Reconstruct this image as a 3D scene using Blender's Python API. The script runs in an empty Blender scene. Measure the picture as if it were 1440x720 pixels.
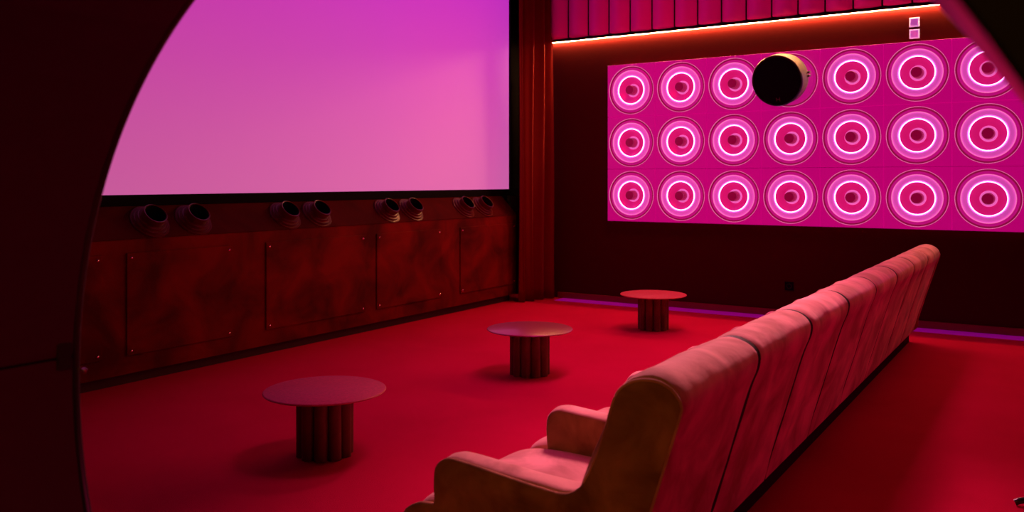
import bpy, math, random
from mathutils import Vector, noise
C = bpy.context.scene.collection
PI = math.pi
random.seed(7)

# ---------------------------------------------------------------- camera, world, exposure, lamps
cam_d = bpy.data.cameras.new('camera'); cam = bpy.data.objects.new('camera', cam_d); C.objects.link(cam)
cam.location = (0, 0, 1.65); cam.rotation_euler = (PI/2, 0, math.radians(32.6))
cam_d.sensor_width = 36; cam_d.lens = 36*1211/1440; cam_d.shift_y = -106/1440
cam_d.clip_start = .02; cam_d.clip_end = 60
cam_d.dof.use_dof = True; cam_d.dof.focus_distance = 6.0; cam_d.dof.aperture_fstop = 2.8
bpy.context.scene.camera = cam
w = bpy.data.worlds.new('world'); bpy.context.scene.world = w; w.use_nodes = True
w.node_tree.nodes['Background'].inputs[0].default_value = (0, 0, 0, 1)
w.node_tree.nodes['Background'].inputs[1].default_value = 0
vs = bpy.context.scene.view_settings
vs.view_transform = 'Standard'; vs.look = 'None'; vs.exposure = 0; vs.gamma = 1; vs.use_curve_mapping = False

def area(name, loc, size, col, power, rot=(0, 0, 0), size_y=None, spread=180):
    d = bpy.data.lights.new(name, 'AREA'); d.energy = power; d.color = col; d.size = size
    d.spread = math.radians(spread)
    if size_y: d.shape = 'RECTANGLE'; d.size_y = size_y
    o = bpy.data.objects.new(name, d); C.objects.link(o); o.location = loc; o.rotation_euler = rot
    return o
# ceiling washes over the floor, the seats and the aisle behind the sofa
def aim(o, t):
    o.rotation_euler = (Vector(t)-o.location).to_track_quat('-Z', 'Y').to_euler(); return o
aim(area('sofa_spot', (-3.3, 7.6, 4.7), .9, (1, .30, .42), 35, size_y=.9, spread=44), (-1.42, 4.0, .7))
area('floor_wash', (-2.7, 6.5, 4.9), .9, (1, .02, .42), 43, size_y=4.0, spread=78)
aim(area('ceiling_wash_red', (-3.6, 8.7, 4.9), 1.2, (1, .004, .016), 15, size_y=1.2, spread=95), (-5.6, 9.3, .5))
area('aisle_lamp', (3.2, 6.0, 2.1), .8, (1, .02, .16), 24, rot=(0, math.radians(78), 0), size_y=4.0, spread=130)
aim(area('padding_wash', (-2.6, 8.9, 5.1), .4, (1, .002, .40), 11, size_y=.4, spread=150), (-2.6, 10.5, 4.3)).data.shape = 'RECTANGLE'
bpy.data.objects['padding_wash'].data.size = 4.5
area('lobby_lamp', (-.9, -1.2, 2.7), .5, (1, .36, .045), 17, rot=(math.radians(55), 0, 0))

# ---------------------------------------------------------------- materials
def mat(name, col, rough=.6, metal=0, spec=.5, sheen=0, sheen_tint=(1, 1, 1), emit=None, estr=0,
        var=None, vscale=3, vdetail=4, bump=0, bscale=80, coat=0):
    m = bpy.data.materials.new(name); m.use_nodes = True
    nt = m.node_tree; b = nt.nodes['Principled BSDF']
    b.inputs['Base Color'].default_value = (*col, 1); b.inputs['Roughness'].default_value = rough
    b.inputs['Metallic'].default_value = metal; b.inputs['Specular IOR Level'].default_value = spec
    b.inputs['Sheen Weight'].default_value = sheen; b.inputs['Sheen Tint'].default_value = (*sheen_tint, 1)
    b.inputs['Sheen Roughness'].default_value = .4; b.inputs['Coat Weight'].default_value = coat
    if emit: b.inputs['Emission Color'].default_value = (*emit, 1); b.inputs['Emission Strength'].default_value = estr
    tc = nt.nodes.new('ShaderNodeTexCoord')
    if var:
        n = nt.nodes.new('ShaderNodeTexNoise'); n.inputs['Scale'].default_value = vscale; n.inputs['Detail'].default_value = vdetail
        n.inputs['Distortion'].default_value = .6
        r = nt.nodes.new('ShaderNodeValToRGB')
        r.color_ramp.elements[0].position = .34; r.color_ramp.elements[1].position = .66
        r.color_ramp.elements[0].color = (*var, 1); r.color_ramp.elements[1].color = (*col, 1)
        nt.links.new(tc.outputs['Object'], n.inputs['Vector']); nt.links.new(n.outputs['Fac'], r.inputs[0])
        nt.links.new(r.outputs[0], b.inputs['Base Color'])
    if bump:
        n2 = nt.nodes.new('ShaderNodeTexNoise'); n2.inputs['Scale'].default_value = bscale; n2.inputs['Detail'].default_value = 3
        bp = nt.nodes.new('ShaderNodeBump'); bp.inputs['Strength'].default_value = bump; bp.inputs['Distance'].default_value = .01
        nt.links.new(tc.outputs['Object'], n2.inputs['Vector']); nt.links.new(n2.outputs['Fac'], bp.inputs['Height'])
        nt.links.new(bp.outputs['Normal'], b.inputs['Normal'])
    return m
M = {}
M['carpet'] = mat('red_carpet', (.50, .005, .053), .95, spec=.02, var=(.45, .004, .044), vscale=1.3, bump=.5, bscale=260)
M['plum'] = mat('plum_wall_paint', (.060, .006, .006), .9, spec=.03, bump=.05, bscale=40)
M['black'] = mat('black_paint', (.006, .005, .005), .8, spec=.2)
M['black_gloss'] = mat('black_gloss', (.015, .012, .014), .28, spec=.5)
M['black_cloth'] = mat('black_grille_cloth', (.004, .004, .004), .9, spec=.1)
M['shell'] = mat('grey_shell', (.12, .13, .09), .42, spec=.5)
M['ceiling'] = mat('dark_ceiling', (.03, .01, .012), .9, spec=.1)
M['velvet'] = mat('coral_velvet', (.90, .43, .37), .8, spec=.2, sheen=.35, sheen_tint=(1, .7, .65), var=(.42, .16, .12), vscale=3.6, vdetail=6, bump=.35, bscale=14)
M['velvet_shaded'] = mat('shaded_coral_velvet', (.46, .21, .10), .85, spec=.1, sheen=.06, sheen_tint=(1, .7, .5), var=(.22, .095, .045), vscale=6, vdetail=5, bump=.25, bscale=18)  # coral velvet darkened: shade on end and armrest faces put into the colour
M['plinth'] = mat('black_plinth', (.008, .006, .006), .7, spec=.2)
M['console'] = mat('worn_red_suede', (.19, .005, .004), .75, spec=.08, var=(.065, .002, .002), vscale=2.2, vdetail=6, bump=.1, bscale=25)
M['console_top'] = mat('dark_red_suede', (.075, .003, .003), .85, spec=.05, var=(.045, .002, .002), vscale=2.2, vdetail=5)
M['toe'] = mat('dark_toe_board', (.05, .012, .01), .7, spec=.2)
M['stud'] = mat('brass_stud', (1, .75, .6), .22, metal=1)
M['port'] = mat('maroon_lacquer', (.09, .007, .008), .32, spec=.32)
M['curtain'] = mat('red_curtain_velvet', (.17, .006, .005), .85, spec=.15, sheen=.15, sheen_tint=(1, .35, .2), bump=.1, bscale=60)
M['padding'] = mat('magenta_padding', (.95, .03, .46), .55, spec=.35, bump=.08, bscale=30)
M['table_top'] = mat('pink_stone', (.50, .030, .055), .5, spec=.2, var=(.38, .020, .038), vscale=70, vdetail=2)
M['table_glass'] = mat('smoked_pink_glass', (.30, .03, .06), .30, spec=.5, coat=.15)
M['flute'] = mat('brown_lacquered_wood', (.17, .055, .03), .5, spec=.3, var=(.12, .035, .02), vscale=9)
M['lining'] = mat('dark_plum_velvet', (.075, .006, .04), .6, spec=.12, sheen=.8, sheen_tint=(.8, .02, 1), bump=.3, bscale=9)
M['baseboard'] = mat('red_baseboard', (.22, .015, .02), .5, spec=.4)
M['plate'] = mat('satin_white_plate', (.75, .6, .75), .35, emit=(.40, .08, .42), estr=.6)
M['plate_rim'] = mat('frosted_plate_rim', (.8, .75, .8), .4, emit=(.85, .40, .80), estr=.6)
def glow(name, e, s, base=(.3, .02, .15), rough=.4):
    return mat(name, base, rough, emit=e, estr=s)
M['baffle'] = glow('backlit_magenta_acrylic', (.56, .000, .19), .72, (.30, .01, .12))
M['surround'] = glow('deep_magenta_acrylic', (.60, .004, .25), .66, (.30, .01, .12))
M['groove'] = glow('dark_magenta_groove', (.26, .000, .06), .6, (.30, .01, .10))
M['roll'] = glow('pale_violet_acrylic', (.64, .07, .45), .74, (.8, .3, .8))
M['cone'] = glow('crimson_acrylic', (.50, .000, .085), .5, (.85, .08, .45), .3)
M['cone'].node_tree.nodes['Principled BSDF'].inputs['Metallic'].default_value = .3
M['cap'] = glow('dark_crimson_cap', (.20, .000, .03), .8, (.2, .01, .05))
M['ring_led'] = glow('white_pink_led', (1, .42, .95), 5)
M['cone_highlight'] = glow('pink_cone_highlight', (1, .16, .62), .7)  # bright highlight round the dust cap, painted as an emissive ring
M['rim_line'] = glow('thin_pink_rim', (.95, .22, .50), .8)
M['warm_led'] = glow('warm_led', (1, .38, .14), 470)
M['violet_floor_glow'] = glow('violet_floor_glow', (.15, .000, .17), .7, (.45, .005, .10))  # violet glow on the carpet, put into an emissive colour

# screen: projected colour field, violet at the top to pink at the bottom
m = bpy.data.materials.new('projected_screen'); m.use_nodes = True; nt = m.node_tree
b = nt.nodes['Principled BSDF']; b.inputs['Base Color'].default_value = (.25, .22, .25, 1); b.inputs['Roughness'].default_value = .9
tc = nt.nodes.new('ShaderNodeTexCoord'); sp = nt.nodes.new('ShaderNodeSeparateXYZ'); nt.links.new(tc.outputs['Object'], sp.inputs[0])
def ramp(out, lo, hi, cols):
    mr = nt.nodes.new('ShaderNodeMapRange'); mr.inputs['From Min'].default_value = lo; mr.inputs['From Max'].default_value = hi
    nt.links.new(out, mr.inputs['Value']); r = nt.nodes.new('ShaderNodeValToRGB'); r.color_ramp.interpolation = 'B_SPLINE'
    e = r.color_ramp.elements; e[0].position = cols[0][0]; e[0].color = (*cols[0][1], 1); e[1].position = cols[-1][0]; e[1].color = (*cols[-1][1], 1)
    for p, c in cols[1:-1]:
        k = e.new(p); k.color = (*c, 1)
    nt.links.new(mr.outputs[0], r.inputs[0]); return r.outputs[0]
ra = ramp(sp.outputs['Z'], 1.53, 4.92, [(0, (.60, .115, .36)), (.35, (.60, .065, .40)), (.7, (.58, .030, .48)), (1, (.50, .02, .55))])
rb = ramp(sp.outputs['Y'], 3.5, 10.3, [(0, (.80, .85, .80)), (.6, (1, 1, 1)), (.86, (1.0, 1.35, 1.15)), (1, (.92, 2.6, 1.55))])
mx = nt.nodes.new('ShaderNodeMix'); mx.data_type = 'RGBA'; mx.blend_type = 'MULTIPLY'; mx.inputs[0].default_value = 1; mx.clamp_result = False
nt.links.new(ra, mx.inputs[6]); nt.links.new(rb, mx.inputs[7]); nt.links.new(mx.outputs[2], b.inputs['Emission Color'])
b.inputs['Emission Strength'].default_value = 1; M['screen'] = m

# ---------------------------------------------------------------- mesh helpers
def mesh(name, v, f, m, parent=None, smooth=False, auto=None):
    me = bpy.data.meshes.new(name); me.from_pydata([tuple(p) for p in v], [], f); me.update()
    if smooth:
        me.shade_smooth()
        if auto: me.set_sharp_from_angle(angle=math.radians(auto))
    me.materials.append(m if not isinstance(m, str) else M[m])
    o = bpy.data.objects.new(name, me); C.objects.link(o)
    if parent: o.parent = parent
    return o
class B:
    def __init__(s): s.v = []; s.f = []
    def add(s, v, f):
        k = len(s.v); s.v += [tuple(p) for p in v]; s.f += [tuple(i+k for i in q) for q in f]; return s
    def box(s, x0, x1, y0, y1, z0, z1, bev=0):
        if bev:
            b_ = bev
            vs_ = []; fs = []
            xs, ys, zs = (x0, x1), (y0, y1), (z0, z1)
            idx = {}
            for i in (0, 1):
                for j in (0, 1):
                    for k in (0, 1):
                        X, Y, Z = xs[i], ys[j], zs[k]; sx = b_*(1-2*i); sy = b_*(1-2*j); sz = b_*(1-2*k)
                        idx[i, j, k] = len(vs_)
                        vs_ += [(X, Y+sy, Z+sz), (X+sx, Y, Z+sz), (X+sx, Y+sy, Z)]
            q = lambda i, j, k, a: idx[i, j, k]+a
            for i in (0, 1):
                fs.append([q(i, 0, 0, 0), q(i, 1, 0, 0), q(i, 1, 1, 0), q(i, 0, 1, 0)][::(1 if i else -1)])
                fs.append([q(0, i, 0, 1), q(1, i, 0, 1), q(1, i, 1, 1), q(0, i, 1, 1)][::(-1 if i else 1)])
                fs.append([q(0, 0, i, 2), q(1, 0, i, 2), q(1, 1, i, 2), q(0, 1, i, 2)][::(1 if i else -1)])
            for a in (0, 1):
                for c in (0, 1):
                    fs.append([q(a, c, 0, 0), q(a, c, 1, 0), q(a, c, 1, 1), q(a, c, 0, 1)][::(1 if a == c else -1)])
                    fs.append([q(a, 0, c, 0), q(a, 1, c, 0), q(a, 1, c, 2), q(a, 0, c, 2)][::(-1 if a == c else 1)])
                    fs.append([q(0, a, c, 1), q(1, a, c, 1), q(1, a, c, 2), q(0, a, c, 2)][::(1 if a == c else -1)])
            for i in (0, 1):
                for j in (0, 1):
                    for k in (0, 1):
                        fs.append([q(i, j, k, 0), q(i, j, k, 1), q(i, j, k, 2)][::(1 if (i+j+k) % 2 else -1)])
            return s.add(vs_, fs)
        v = [(x, y, z) for x in (x0, x1) for y in (y0, y1) for z in (z0, z1)]
        return s.add(v, [(0, 1, 3, 2), (4, 6, 7, 5), (0, 4, 5, 1), (2, 3, 7, 6), (0, 2, 6, 4), (1, 5, 7, 3)])
    def lathe(s, prof, n=32, fr=None, a0=0):
        # prof: (r, h); fr maps (x, y, h) -> world ; default axis z
        fr = fr or (lambda x, y, h: (x, y, h))
        v = []; f = []
        for r, h in prof:
            for k in range(n):
                a = a0+2*PI*k/n; v.append(fr(r*math.cos(a), r*math.sin(a), h))
        for i in range(len(prof)-1):
            for k in range(n):
                k2 = (k+1) % n
                f.append((i*n+k, i*n+k2, (i+1)*n+k2, (i+1)*n+k))
        if prof[0][0] > 1e-4 and getattr(s, 'cap0', False): f.append(tuple(range(n))[::-1])
        if prof[-1][0] > 1e-4 and getattr(s, 'cap1', False): f.append(tuple((len(prof)-1)*n+k for k in range(n)))
        return s.add(v, f)
    def build(s, name, m, parent=None, smooth=False, auto=None): return mesh(name, s.v, s.f, m, parent, smooth, auto)
def lathe_obj(name, prof, m, parent=None, n=32, fr=None, caps=(0, 0), auto=40):
    b_ = B(); b_.cap0, b_.cap1 = caps; b_.lathe(prof, n, fr); return b_.build(name, m, parent, True, auto)
def thing(name, label, cat, loc=(0, 0, 0), group=None):
    o = bpy.data.objects.new(name, None); C.objects.link(o); o.location = loc; o.empty_display_size = .1
    o['label'] = label; o['category'] = cat
    if group: o['group'] = group
    return o
def tag(o, label, cat, group=None):
    o['label'] = label; o['category'] = cat
    if group: o['group'] = group
    return o
def struct(o, label=None):
    o['kind'] = 'structure'
    if label: o['label'] = label
    return o
def copy_tree(o, parent=None):
    c = o.copy(); C.objects.link(c); c.parent = parent
    for ch in list(o.children): copy_tree(ch, c)
    return c
def spline(P, n=4, closed=True):
    out = []; N = len(P)
    for i in range(N if closed else N-1):
        p0 = P[(i-1) % N] if closed or i else P[0]; p1 = P[i]; p2 = P[(i+1) % N]
        p3 = P[(i+2) % N] if closed or i+2 < N else P[-1]
        for k in range(n):
            t = k/n
            out.append(tuple(.5*((2*b_)+(-a+c)*t+(2*a-5*b_+4*c-d)*t*t+(-a+3*b_-3*c+d)*t**3) for a, b_, c, d in zip(p0, p1, p2, p3)))
    if not closed: out.append(tuple(P[-1]))
    return out
def offset(P, d):
    N = len(P); out = []; ar = sum(P[i][0]*P[(i+1) % N][1]-P[(i+1) % N][0]*P[i][1] for i in range(N)); sg = 1 if ar > 0 else -1
    for i in range(N):
        a = Vector(P[i-1]); c = Vector(P[(i+1) % N]); t = c-a
        if t.length < 1e-6: out.append(P[i]); continue
        t.normalize(); n_ = Vector((-t.y, t.x))*sg; out.append((P[i][0]+n_.x*d, P[i][1]+n_.y*d))
    return out
def extrude(name, P, st, m, parent, wr=0, seed=0, caps=True, auto=None, straight=0, sides=None):
    # P: closed (x, z) outline; st: list of (y, inward offset)
    v = []; f = []; N = len(P)
    for y, d in st:
        for (x0_, z0_), (x, z) in zip(P, offset(P, d) if d else P):
            q_ = min(1, max(0, (z0_-straight)/.15)) if straight else 1
            x, z = x0_+(x-x0_)*q_, z0_+(z-z0_)*q_
            if wr:
                q = Vector((x*3.2, y*5+seed*9.1, z*3.2)); k = q_*wr*(noise.noise(q)+.5*noise.noise(q*2.7))
                x2, z2 = x+k*.8, z+k
                v.append((x2, y, z2))
            else: v.append((x, y, z))
    for i in range(len(st)-1):
        for k in range(N):
            k2 = (k+1) % N; f.append((i*N+k, i*N+k2, (i+1)*N+k2, (i+1)*N+k))
    if caps: f.append(tuple(range(N))[::-1]); f.append(tuple((len(st)-1)*N+k for k in range(N)))
    ar = sum(P[i][0]*P[(i+1) % N][1]-P[(i+1) % N][0]*P[i][1] for i in range(N))
    if ar > 0: f = [q[::-1] for q in f]
    o = mesh(name, v, f, m, parent, True, auto)
    if sides:
        o.data.materials.append(M[sides])
        for p in o.data.polygons:
            if abs(p.normal.y) > .75: p.material_index = 1
    return o
def tube(name, pts, r, m, parent=None, n=8):
    v = []; f = []
    for i, p in enumerate(pts):
        p = Vector(p); t = (Vector(pts[min(i+1, len(pts)-1)])-Vector(pts[max(i-1, 0)])).normalized()
        up = Vector((0, 0, 1)) if abs(t.z) < .9 else Vector((0, 1, 0)); a = t.cross(up).normalized(); b_ = a.cross(t)
        for k in range(n):
            an = 2*PI*k/n; v.append(p+a*r*math.cos(an)+b_*r*math.sin(an))
    for i in range(len(pts)-1):
        for k in range(n):
            k2 = (k+1) % n; f.append((i*n+k, i*n+k2, (i+1)*n+k2, (i+1)*n+k))
    f.append(tuple(range(n))[::-1]); f.append(tuple((len(pts)-1)*n+k for k in range(n)))
    return mesh(name, v, f, m, parent, True, 50)

# ---------------------------------------------------------------- room shell
XL, XR, YB, YF, ZC = -6.80, 3.4, 10.60, 1.20, 5.25      # left wall, right wall, speaker wall, portal wall (room face), ceiling
YN = .70
struct(B().box(XL-.1, XR+.1, -1.6, YB+.1, -.10, 0).build('floor', 'carpet'), 'deep red carpet covering the whole floor')
struct(B().box(XL-.1, XR+.1, -1.6, YB+.1, ZC, ZC+.1).build('ceiling', 'ceiling'))
struct(B().box(XL-.1, XL, -1.6, YB+.1, 0, ZC).build('wall_left', 'black'), 'black wall behind the projection screen')
struct(B().box(XR, XR+.1, -1.6, YB+.1, 0, ZC).build('wall_right', 'plum'))
struct(B().box(XL, XR, YB, YB+.1, 0, ZC).build('wall_back', 'plum'), 'dark plum wall carrying the glowing speaker tiles')
struct(B().box(XL, XR, -1.7, -1.6, 0, ZC).build('wall_behind', 'black'))

# portal wall with the round opening
PX, PZ, PR = -.8027*YF, 1.65-.4000*YF, .9056*YF
def portal_wall():
    n = 192; b_ = B(); v = []; f = []
    def sq(a):
        dx, dz = math.cos(a), math.sin(a); t = 1e9
        if dx > 1e-9: t = min(t, (XR-PX)/dx)
        if dx < -1e-9: t = min(t, (XL-PX)/dx)
        if dz > 1e-9: t = min(t, (ZC-PZ)/dz)
        if dz < -1e-9: t = min(t, (0-PZ)/dz)
        return PX+dx*t, PZ+dz*t
    angs = sorted([2*PI*k/n for k in range(n)]+[math.atan2(z-PZ, x-PX) % (2*PI) for x in (XL, XR) for z in (0, ZC)]); n = len(angs)
    for y in (YN, YF+.018):
        for a in angs: v.append((PX+(PR+.004)*math.cos(a), y, PZ+(PR+.004)*math.sin(a)))
        for a in angs:
            x, z = sq(a); v.append((x, y, z))
    for k in range(n):
        k2 = (k+1) % n
        f += [(k, k2, n+k2, n+k), (2*n+k, 3*n+k, 3*n+k2, 2*n+k2), (k, 2*n+k, 2*n+k2, k2), (n+k, n+k2, 3*n+k2, 3*n+k)]
    return mesh('wall_near', v, f, 'black')
struct(portal_wall(), 'black wall with the round opening in front')
# lining of the opening in upholstered halves, upper and lower, with pulled creases
def lining(name, a0, a1, seed):
    na, ny = 300, 14; v = []; f = []
    for j in range(ny+1):
        y = YN+.004+(YF-YN-.004)*j/ny
        for i in range(na+1):
            a = a0+(a1-a0)*i/na
            e = min(i, na-i)/na*(a1-a0)*PR; edge = .002*math.exp(-e/.01)
            cr = .5+.5*math.sin(a*PR*2*PI/.085+1.6*noise.noise(Vector((a*6, seed, 0))))
            cr = cr**6*.0035*max(0, .3+.9*noise.noise(Vector((a*9, y*2, seed))))*min(1, (ny-j)/4, j/4+.2)
            r = PR-.001+cr+edge+.002*noise.noise(Vector((a*14, y*5, seed)))
            
            v.append((PX+r*math.cos(a), y, PZ+r*math.sin(a)))
    for j in range(ny):
        for i in range(na):
            k = j*(na+1)+i; f.append((k, k+na+1, k+na+2, k+1))
    return mesh(name, v, f, 'lining', None, True)
struct(lining('trim_1', .003, PI-.048, 1), 'upper half of the dark velvet lining of the round opening')
struct(lining('trim_2', PI-.042, 2*PI-.003, 5), 'lower half of the dark velvet lining of the round opening')
rim = lathe_obj('trim_3', [(PR+.001, 0), (PR-.0005, .003), (PR-.0005, .017), (PR+.001, .02), (PR+.03, .02), (PR+.03, 0), (PR+.001, 0)], 'black_gloss', n=192,
                fr=lambda x, y, h: (PX+x, YF+h, PZ+y))
struct(rim, 'thin black rim around the round opening')
# little catch where the two halves of the lining meet
ct = thing('catch_plate', 'small dark metal catch at the joint of the round opening lining', 'catch', (PX-PR+.012, YF-.02, PZ+.055))
B().box(-.011, -.006, -.02, .016, -.035, .03, .002).build('plate', 'black_gloss', ct)
lathe_obj('pin', [(.005, -.012), (.006, -.01), (.006, .0), (.004, .003)], 'stud', ct, 10, caps=(1, 1), fr=lambda x, y, h: (h+.002, .045+x*.8, -.045+y))

# baseboard along the speaker wall, added emissive strip painting the violet glow on the carpet
struct(B().box(-6.0, XR, YB-.030, YB-.0005, 0, .082, .003).build('baseboard_back', 'baseboard'), 'low dark red skirting under the plum wall')
tag(B().box(-5.9, XR, YB-.29, YB-.035, 0, .004).build('painted_floor_glow', 'violet_floor_glow'), 'dim violet glow on the carpet along the plum wall, laid on as an emissive strip', 'light strip')

# ---------------------------------------------------------------- projection screen
SY0, SY1, SZ0, SZ1, SX = 2.2, 10.30, 1.53, 4.92, -6.64
sc = thing('projection_screen', 'huge projection screen glowing pink to violet above the console', 'screen', (SX, 6.2, 1.43))
def child_of(o, e):   # keep world coordinates of geometry built in place
    o.parent = e; o.matrix_parent_inverse = e.matrix_basis.inverted(); return o
child_of(mesh('screen_surface', [(SX, SY0, SZ0), (SX, SY1, SZ0), (SX, SY1, SZ1), (SX, SY0, SZ1), (SX-.01, SY0, SZ0), (SX-.01, SY1, SZ0), (SX-.01, SY1, SZ1), (SX-.01, SY0, SZ1)],
     [(0, 1, 2, 3), (7, 6, 5, 4), (0, 4, 5, 1), (1, 5, 6, 2), (2, 6, 7, 3), (3, 7, 4, 0)], 'screen'), sc)
fb = B()
fb.box(SX-.02, SX+.035, SY0-.09, SY1+.22, SZ0-.094, SZ0, .004).box(SX-.02, SX+.035, SY0-.09, SY1+.22, SZ1, SZ1+.09, .004)
fb.box(SX-.02, SX+.035, SY0-.09, SY0, SZ0, SZ1, .004).box(SX-.02, SX+.035, SY1, SY1+.22, SZ0, SZ1, .004)
child_of(fb.build('screen_frame', 'black_cloth'), sc)

# ---------------------------------------------------------------- console below the screen
FX, FZ, TX, TZ, CY0, CY1 = -6.36, 1.172, -6.60, 1.435, 2.3, 10.06
co = thing('console', 'long low red suede console with sloped top under the screen', 'console', (-6.5, 6.2, 0))
P = [(XL+.01, .09), (FX, .09), (FX, FZ), (TX, TZ), (XL+.01, TZ)]
child_of(extrude('body', P[:3]+[(FX, FZ), (XL+.01, FZ)], [(CY0, .004), (CY0+.004, 0), (CY1-.004, 0), (CY1, .004)], 'console', None, auto=20), co)
child_of(extrude('sloped_top', [(XL+.01, FZ+.001), (FX+.004, FZ+.001), (FX+.004, FZ+.008), (TX, TZ), (XL+.01, TZ)], [(CY0, .003), (CY0+.003, 0), (CY1-.003, 0), (CY1, .003)], 'console_top', None, auto=20), co)
child_of(B().box(XL+.01, FX-.055, CY0+.02, CY1-.10, 0, .09).build('toe_board', 'toe'), co)
for (a, c) in ((2.62, 3.96), (4.17, 5.22), (5.61, 6.985), (7.17, 8.34), (8.73, 10.02)):
    pn = B().box(FX-.002, FX+.014, a, c, .235, 1.065, .005).build('access_panel', 'console'); child_of(pn, co)
    for y in (a+.04, c-.04):
        for z in (.273, 1.025):
            s_ = lathe_obj('stud', [(.0135, 0), (.0125, .005), (.009, .009), (.005, .011), (.0005, .0118)], 'stud', None, 10, fr=lambda X, Y, h, y=y, z=z: (FX+.013+h, y+X, z+Y)); child_of(s_, pn)

# round ports on the slope
nx, nz = (TZ-FZ), -(TX-FX); L_ = math.hypot(nx, nz); nx /= L_; nz /= L_      # slope normal (x, z)
def make_port():
    t = thing('round_port', '', 'port', (0, 0, 0), 'round ports along the console top')
    ud = (-nz, nx)                               # up the slope
    fr = lambda x, y, h: (ud[0]*y+nx*h, x, ud[1]*y+nz*h)
    lathe_obj('flange', [(.172, 0), (.172, .008), (.168, .013), (.150, .014), (.147, .020), (.147, .028), (.142, .033), (.128, .034), (.124, .040), (.124, .050), (.118, .056), (.10, .057)], 'port', t, 48, fr)
    lathe_obj('tube', [(.104, .05), (.101, .085), (.103, .105), (.102, .113), (.097, .117), (.091, .115), (.088, .10)], 'port', t, 48, fr)
    lathe_obj('throat', [(.089, .112), (.080, .07), (.070, .03), (.001, .012)], 'black_cloth', t, 32, fr)
    return t
port0 = make_port()
k = 0
od = ['leftmost', 'second', 'third', 'rightmost']
for i, yc in enumerate((4.675, 6.17, 7.69, 9.17)):
    for j, dy in enumerate((-.215, .215)):
        o = port0 if k == 0 else copy_tree(port0); k += 1
        s = .47; o.location = (FX+(TX-FX)*s+nx*.004, yc+dy, FZ+(TZ-FZ)*s+.004)
        pos = ['leftmost pair', 'second pair from the left', 'third pair from the left', 'pair nearest the curtain'][i]
        o['label'] = '%s round black-mouthed maroon port in the %s on the console slope' % (('left', 'right')[j], pos)

# ---------------------------------------------------------------- curtain in the corner
def curtain():
    n, nzs = 220, 30; v = []; f = []
    A = Vector((-6.22, 9.86)); E_ = Vector((-6.055, 10.50)); d = E_-A; nn = Vector((d.y, -d.x)).normalized()
    for j in range(nzs+1):
        z = .006+(5.0-.006)*j/nzs
        for i in range(n+1):
            s = i/n; ph = 2*PI*3.6*(s+.03*math.sin(5*s+z*.35))
            am = .10+.012*math.sin(z*1.1+s*6)+(.012 if z < .6 else 0)*(1-z/.6)
            u = 1.25*am*abs(math.sin(ph/2+.4))**.7-.07+.006*math.sin(2.3*ph+1)
            sh = .018*math.sin(ph+.8)
            p = A+d*s+nn*(u)+d.normalized()*sh
            v.append((p.x, p.y, z))
    for j in range(nzs):
        for i in range(n):
            k_ = j*(n+1)+i; f.append((k_, k_+1, k_+n+2, k_+n+1))
    o = mesh('curtain', v, f, 'curtain', None, True)
    md = o.modifiers.new('thick', 'SOLIDIFY'); md.thickness = .004
    return o
tag(curtain(), 'tall dark red velvet curtain hanging in folds in the room corner', 'curtain')

# ---------------------------------------------------------------- channelled padding and warm light strip
PY = YB-.10; WZ0 = 3.63; pitch = .3125
wp = thing('wall_padding', 'magenta channel-tufted wall padding above the warm light strip', 'wall padding', (-3, YB, WZ0))
def channel_mesh():
    nu, nv = 12, 10; v = []; f = []; W = pitch; H = ZC-WZ0-.012
    for j in range(nv+1):
        t = (j/nv)**2.2 if j else 0; z = H*t
        for i in range(nu+1):
            u = i/nu; s = abs(2*u-1)
            dep = .105*(1-s**2.0)*min(1, (.30+z/.055)**.6 if z < .04 else 1)
            v.append((.009+(W-.018)*u, -.03-dep, z+.012*s**3*(1-t)))
    N = nu+1
    for j in range(nv):
        for i in range(nu):
            k_ = j*N+i; f.append((k_, k_+1, k_+N+1, k_+N))
    b0 = len(v)
    for i in range(N): v.append((v[i][0], 0, v[i][2]))
    for i in range(nu): f.append((b0+i, b0+i+1, i+1, i))
    return v, f
v_, f_ = channel_mesh()
x0 = -5.79-.313
first = None
x = x0
while x < XR-.35:
    if first is None:
        first = mesh('channel', v_, f_, 'padding', None, True); o = first
    else:
        o = first.copy(); C.objects.link(o)
    o.parent = None; o.location = (x, YB-.06, WZ0); 
    o.parent = wp; o.matrix_parent_inverse = wp.matrix_basis.inverted()
    x += pitch
child_of(B().box(x0, x, YB-.085, YB-.0005, WZ0-.022, WZ0-.002).box(x0, x, YB-.085, YB-.080, WZ0-.041, WZ0-.0221).build('ledge', 'black'), wp)
tag(B().box(-6.09, .3, YB-.024, YB-.010, WZ0-.031, WZ0-.0225).build('light_strip', 'warm_led'), 'thin warm orange light strip under the tufted wall padding', 'light strip')

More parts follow.
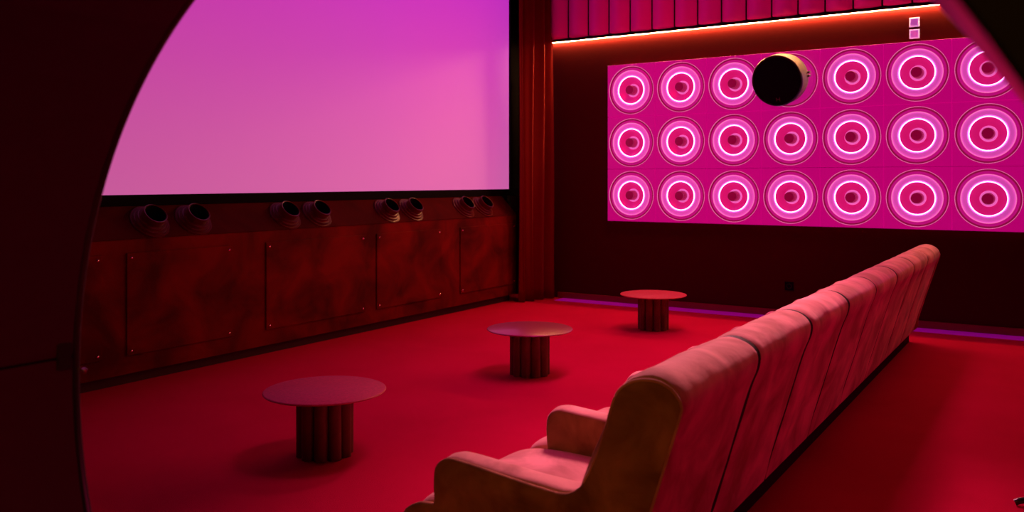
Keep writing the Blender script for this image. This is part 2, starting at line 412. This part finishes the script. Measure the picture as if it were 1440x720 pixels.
# ---------------------------------------------------------------- wall of glowing speaker tiles
TS, TPX, TPZ, PD = .695, -5.19, 3.205, .085        # tile pitch, left edge, top edge, depth
VS = .70
def tile_baffle():
    n = 64; g = .0022; hw = TS/2-g; hh = VS/2-g; v = []; f = []; R = .322
    angs = sorted([2*PI*k/n for k in range(n)]+[math.atan2(z, x) % (2*PI) for x in (-hw, hw) for z in (-hh, hh)]); n = len(angs)
    def sq(a, q):
        dx, dz = math.cos(a), math.sin(a); t = min((hw-q)/abs(dx) if abs(dx) > 1e-9 else 9, (hh-q)/abs(dz) if abs(dz) > 1e-9 else 9); return dx*t, dz*t
    rows = []
    for kind in range(5):
        r = []
        for a in angs:
            if kind == 0: x, z = R*math.cos(a), R*math.sin(a); y = -PD+.02
            elif kind == 1: x, z = R*math.cos(a), R*math.sin(a); y = -PD
            elif kind == 2: x, z = sq(a, .002); y = -PD
            elif kind == 3: x, z = sq(a, 0); y = -PD+.003
            else: x, z = sq(a, 0); y = 0
            r.append(len(v)); v.append((x, y, z))
        rows.append(r)
    for a in range(4):
        for k in range(n):
            k2 = (k+1) % n; f.append((rows[a][k], rows[a+1][k], rows[a+1][k2], rows[a][k2]))
    return v, f
def make_tile(full=True):
    t = thing('speaker_tile', '', 'speaker tile', (0, 0, 0), 'glowing speaker tiles on the plum wall')
    fr = lambda x, y, h: (x, -PD-h, y)
    v, f = tile_baffle(); mesh('baffle', v, f, 'baffle', t)
    lathe_obj('outer_rim', [(.3215, -.004), (.3215, .004), (.3185, .005), (.3170, .001), (.3170, -.006)], 'rim_line', t, 64, fr)
    lathe_obj('groove', [(.317, -.006), (.312, -.017), (.303, -.016), (.297, -.010)], 'groove', t, 64, fr)
    lathe_obj('surround', [(.297, -.010), (.284, -.002), (.270, .004), (.266, .001), (.2655, -.01)] + ([] if full else [(.001, -.01)]), 'surround', t, 64, fr)
    if full:
        lathe_obj('inner_rim', [(.2655, -.01), (.2655, .008), (.2620, .010), (.2600, .006), (.2600, -.01)], 'rim_line', t, 64, fr)
        lathe_obj('cone_edge', [(.260, -.01), (.254, -.004), (.235, .002), (.205, .003), (.190, -.003), (.1865, -.007)], 'roll', t, 64, fr)
        lathe_obj('light_ring', [(.1865, -.008), (.1865, .003), (.184, .006), (.181, .005), (.1795, .002), (.1795, -.008)], 'ring_led', t, 64, fr)
        lathe_obj('cone', [(.1795, -.009), (.165, -.025), (.13, -.050), (.09, -.070), (.064, -.076)], 'cone', t, 64, fr)
        lathe_obj('cone_highlight', [(.064, -.074), (.066, -.064), (.074, -.062), (.084, -.066), (.088, -.0715)], 'cone_highlight', t, 40, fr)  # added ring painting the highlight at the cone centre
        lathe_obj('dust_cap', [(.064, -.078), (.062, -.010), (.061, .044), (.056, .052), (.030, .055), (.001, .055)], 'cap', t, 40, fr)
    return t
tile0 = make_tile(); blank = make_tile(False)
rown = ['top', 'middle', 'bottom']
coln = ['leftmost', 'second from the left', 'third from the left', 'fourth from the left', 'third from the right', 'second from the right', 'rightmost']
used = False
for r in range(3):
    for c in range(7):
        if (r, c) == (0, 3):
            o = blank; o['label'] = 'pink tile with only its outer ring showing behind the black wall speaker'; del o['group']
        else:
            o = copy_tree(tile0) if used else tile0; used = True
            o['label'] = 'glowing pink round speaker tile, %s in the %s row' % (coln[c], rown[r])
        o.location = (TPX+TS*(c+.5), YB-.0005, TPZ-VS*(r+.5))

# black drum-shaped wall speaker on the blank tile
ws = thing('wall_speaker', 'black drum-shaped speaker jutting from the top row of pink tiles', 'speaker', (TPX+TS*3.5, YB-PD+.005, TPZ-VS*.5+.065))
import mathutils
rz = mathutils.Matrix.Rotation(math.radians(-4), 3, 'Z') @ mathutils.Matrix.Rotation(math.radians(14), 3, 'X')
fr = lambda x, y, h: tuple(rz @ Vector((x, -h, y)))
lathe_obj('housing', [(.09, .12), (.19, .13), (.25, .16), (.285, .22), (.298, .30), (.298, .40), (.294, .455)], 'shell', ws, 64, fr, auto=60)
lathe_obj('bezel', [(.295, .452), (.298, .458), (.298, .478), (.290, .488), (.278, .486), (.275, .476)], 'black_gloss', ws, 64, fr)
lathe_obj('grille', [(.276, .478), (.26, .481), (.15, .484), (.001, .485)], 'black_cloth', ws, 64, fr)
lathe_obj('wall_bracket', [(.085, .012), (.085, .022), (.045, .03), (.045, .15)], 'black_gloss', ws, 24, lambda x, y, h: (x, -h, y), caps=(1, 0))
bd = B()
for bx in ((-.022, -.014, -.02, .02), (.014, .022, -.02, .02), (-.022, .022, -.004, .004)):
    v = [];
    for yy in (.487, .4875+.004):
        for (px, pz) in ((bx[0], bx[2]), (bx[1], bx[2]), (bx[1], bx[3]), (bx[0], bx[3])): v.append(fr(px, pz-.215, yy))
    bd.add(v, [(0, 1, 2, 3), (7, 6, 5, 4), (0, 4, 5, 1), (1, 5, 6, 2), (2, 6, 7, 3), (3, 7, 4, 0)])
bd.build('badge', mat('red_badge', (.10, .02, .03), .5), ws)['label'] = 'tiny dull red badge'
for s_ in (-1, 1):
    bb = B(); bb.box(.298, .322, -.30, -.25, .02*s_-.012+.03, .02*s_+.012+.03, .003)
    bb.v = [tuple(rz @ Vector(p)) for p in bb.v]; bb.build('knob', 'shell', ws)

# two square plates between the strip and the tiles; socket low on the wall
for i, (z, l) in enumerate(((3.432, 'upper of two small pale square plates above the speaker tiles'), (3.300, 'lower of two small pale square plates above the speaker tiles'))):
    t = thing('wall_plate', l, 'wall plate', (-1.405, YB-.0005, z), 'square plates on the plum wall')
    # slightly torn-edged rim
    N = 48; v = []; f = []; rr = random.Random(i)
    for q, (h, k_) in enumerate(((.052, 0), (.051, -.012), (.041, -.014), (.040, -.006))):
        for a in range(N):
            an = 2*PI*a/N+PI/4; dx, dz = math.cos(an), math.sin(an); m_ = max(abs(dx), abs(dz)); hh = h
            if q < 2: hh += .0035*noise.noise(Vector((dx*9, dz*9, i*4)))
            v.append((dx/m_*hh, k_, dz/m_*hh))
    for q in range(3):
        for a in range(N): f.append((q*N+a, (q+1)*N+a, (q+1)*N+(a+1) % N, q*N+(a+1) % N))
    mesh('rim', v, f, 'plate_rim', t)
    B().box(-.040, .040, -.009, 0, -.040, .040, .002).build('face', 'plate', t)
so = thing('wall_socket', 'small black wall socket low on the plum wall', 'socket', (-2.79, YB-.0005, .372))
B().box(-.052, .052, -.012, 0, -.052, .052, .003).build('plate', 'black_cloth', so)
lathe_obj('insert', [(.030, .012), (.030, .014), (.026, .014), (.025, .012)], 'black_gloss', so, 24, lambda x, y, h: (x, -h, y))

# ---------------------------------------------------------------- tables
def make_table(topm):
    t = thing('side_table', '', 'table', (0, 0, 0))
    H = .392
    lathe_obj('table_top', [(.001, H-.014), (.354, H-.014), (.362, H-.011), (.366, H-.007), (.363, H-.002), (.358, H), (.001, H)], topm, t, 96)
    for k_ in range(10):
        a = 2*PI*(k_+.2)/10; x_, y_ = .130*math.cos(a), .130*math.sin(a)
        if k_ == 0:
            fl = lathe_obj('flute', [(.0405, 0), (.0405, H-.0145)], 'flute', t, 20, caps=(1, 1)); f0 = fl
        else:
            fl = f0.copy(); C.objects.link(fl); fl.parent = t
        fl.location = (x_, y_, .001)
    lathe_obj('core', [(.11, .001), (.11, H-.015)], 'flute', t, 24, caps=(1, 1))
    return t
for (x_, y_, l, m_, rot) in ((-3.75, 3.77, 'nearest round low table, pink top on a dark fluted column', 'table_top', .15),
                        (-3.83, 6.27, 'middle round low table with glossy top on a fluted column', 'table_glass', .5),
                        (-3.83, 8.90, 'farthest round low table, nearest the speaker wall, matte pink top', 'table_top', .9)):
    t = make_table(m_); t['label'] = l; t['group'] = 'round low tables in front of the sofa'; t.location = (x_, y_, 0); t.rotation_euler.z = rot

# ---------------------------------------------------------------- sofa
Y0, NS, PT = 2.66, 8, .8725
Y1 = Y0+NS*PT
so = thing('sofa', 'long coral velvet sofa of eight seats with channelled back', 'sofa', (-1.7, 6.15, 0))
backP = spline([(-1.50, .34), (-1.43, .60), (-1.345, .80), (-1.305, .91), (-1.25, .978), (-1.17, 1.008), (-1.095, .992), (-1.046, .945), (-1.047, .88), (-1.085, .78),
                (-1.16, .53), (-1.235, .28), (-1.278, .14), (-1.30, .115), (-1.42, .115), (-1.50, .13)], 4)
def stations(a, b_, d, n=28):
    out = []
    for i in range(n+1):
        u = i/n; u = .5-.5*math.cos(PI*u); s = abs(2*u-1); out.append((a+(b_-a)*u, d*(s**20)+.25*d*s**4))
    return out
for i in range(NS):
    a = Y0+i*PT+(.012 if i == 0 else 0); b_ = Y0+(i+1)*PT-(.012 if i == NS-1 else 0)
    child_of(extrude('back_section', backP, stations(a+(.004 if i == 0 else .013), b_-(.004 if i == NS-1 else .013), .009), 'velvet', None, .007, i, straight=.13), so)
child_of(extrude('seam_shade_insert', offset(backP, .008), [(Y0+.03, 0), (Y1-.03, 0)], 'plinth', None, auto=40), so)  # black insert nearly flush with the sections, painting the shade in the seams
# seats
seatP = spline([(-1.40, .12), (-1.40, .37), (-1.55, .392), (-1.80, .405), (-2.02, .402), (-2.14, .388), (-2.205, .35), (-2.225, .29), (-2.215, .20), (-2.20, .125), (-1.9, .115)], 4)
AT = .115
for i in range(NS):
    a = Y0+i*PT+(.10 if i == 0 else AT/2+.02); b_ = Y0+(i+1)*PT-(.10 if i == NS-1 else AT/2-.02)
    child_of(extrude('seat', seatP, stations(a-.02, b_+.02, .020), 'velvet', None, .008, 20+i), so)
# arms
armP = spline([(-1.36, .16), (-1.38, .54), (-1.50, .553), (-1.75, .566), (-1.95, .582), (-2.015, .575), (-2.055, .54), (-2.066, .48), (-2.062, .38), (-2.055, .20), (-2.04, .16), (-1.7, .155)], 4)
def arm_st(a, b_): return [(a, .022), (a+.005, .010), (a+.014, .003), (a+.03, 0), ((a+b_)/2, -.004), (b_-.03, 0), (b_-.014, .003), (b_-.005, .010), (b_, .022)]
for i in range(1, NS):
    yc = Y0+i*PT+.040
    child_of(extrude('armrest', armP, arm_st(yc-AT/2, yc+AT/2), 'velvet', None, .004, 40+i, sides='velvet_shaded'), so)
child_of(extrude('armrest', offset(armP, .001), arm_st(Y0+.012, Y0+.135), 'velvet', None, .004, 60), so)
child_of(extrude('armrest', armP, arm_st(Y1-.135, Y1-.012), 'velvet', None, .004, 61), so)
# shaped end panels with piping
endP = spline([(-2.20, .11), (-2.222, .20), (-2.225, .29), (-2.205, .345), (-2.14, .383), (-2.085, .392), (-2.062, .40), (-2.064, .47), (-2.056, .535), (-2.02, .572), (-1.96, .582),
               (-1.75, .562), (-1.56, .545), (-1.47, .548), (-1.405, .60), (-1.355, .70), (-1.320, .80), (-1.300, .87), (-1.272, .935), (-1.215, .975), (-1.14, .985), (-1.08, .962), (-1.047, .915),
               (-1.06, .85), (-1.16, .53), (-1.235, .28), (-1.285, .115), (-1.7, .11)], 3)
child_of(extrude('end_panel', endP, [(Y0-.006, .010), (Y0-.004, .005), (Y0, .001), (Y0+.010, 0), (Y0+.022, .004)], 'velvet_shaded', None, 0, auto=50), so)
child_of(extrude('end_panel', endP, [(Y1-.022, .004), (Y1-.010, 0), (Y1, .001), (Y1+.004, .005), (Y1+.006, .010)], 'velvet_shaded', None, 0, auto=50), so)
for y in (Y0+.002, Y1-.002):
    pp = [(x, y, z) for x, z in spline([(-1.405, .60), (-1.355, .70), (-1.320, .80), (-1.300, .87), (-1.272, .935), (-1.215, .975), (-1.14, .985), (-1.08, .962), (-1.047, .915), (-1.06, .85), (-1.16, .53), (-1.235, .28), (-1.283, .125)], 4, False)]
    child_of(tube('piping', pp, .006, 'velvet', None), so)
child_of(B().box(-2.10, -1.325, Y0+.03, Y1-.03, 0, .118).build('plinth', 'plinth'), so)

# black cable end on the carpet, at the right
cb = spline([(-.205, 5.06, .016), (-.17, 5.07, .03), (-.09, 5.11, .03), (.02, 5.14, .012), (.25, 5.10, .009), (.7, 5.2, .009)], 6, False)
cz = thing('floor_cable', 'black cable end lying on the red carpet behind the sofa', 'cable', (-.1, 5.1, 0))
child_of(tube('cable', cb[6:], .009, 'black_gloss', None), cz)
child_of(tube('plug', cb[:9], .016, 'black_gloss', None, 12), cz)
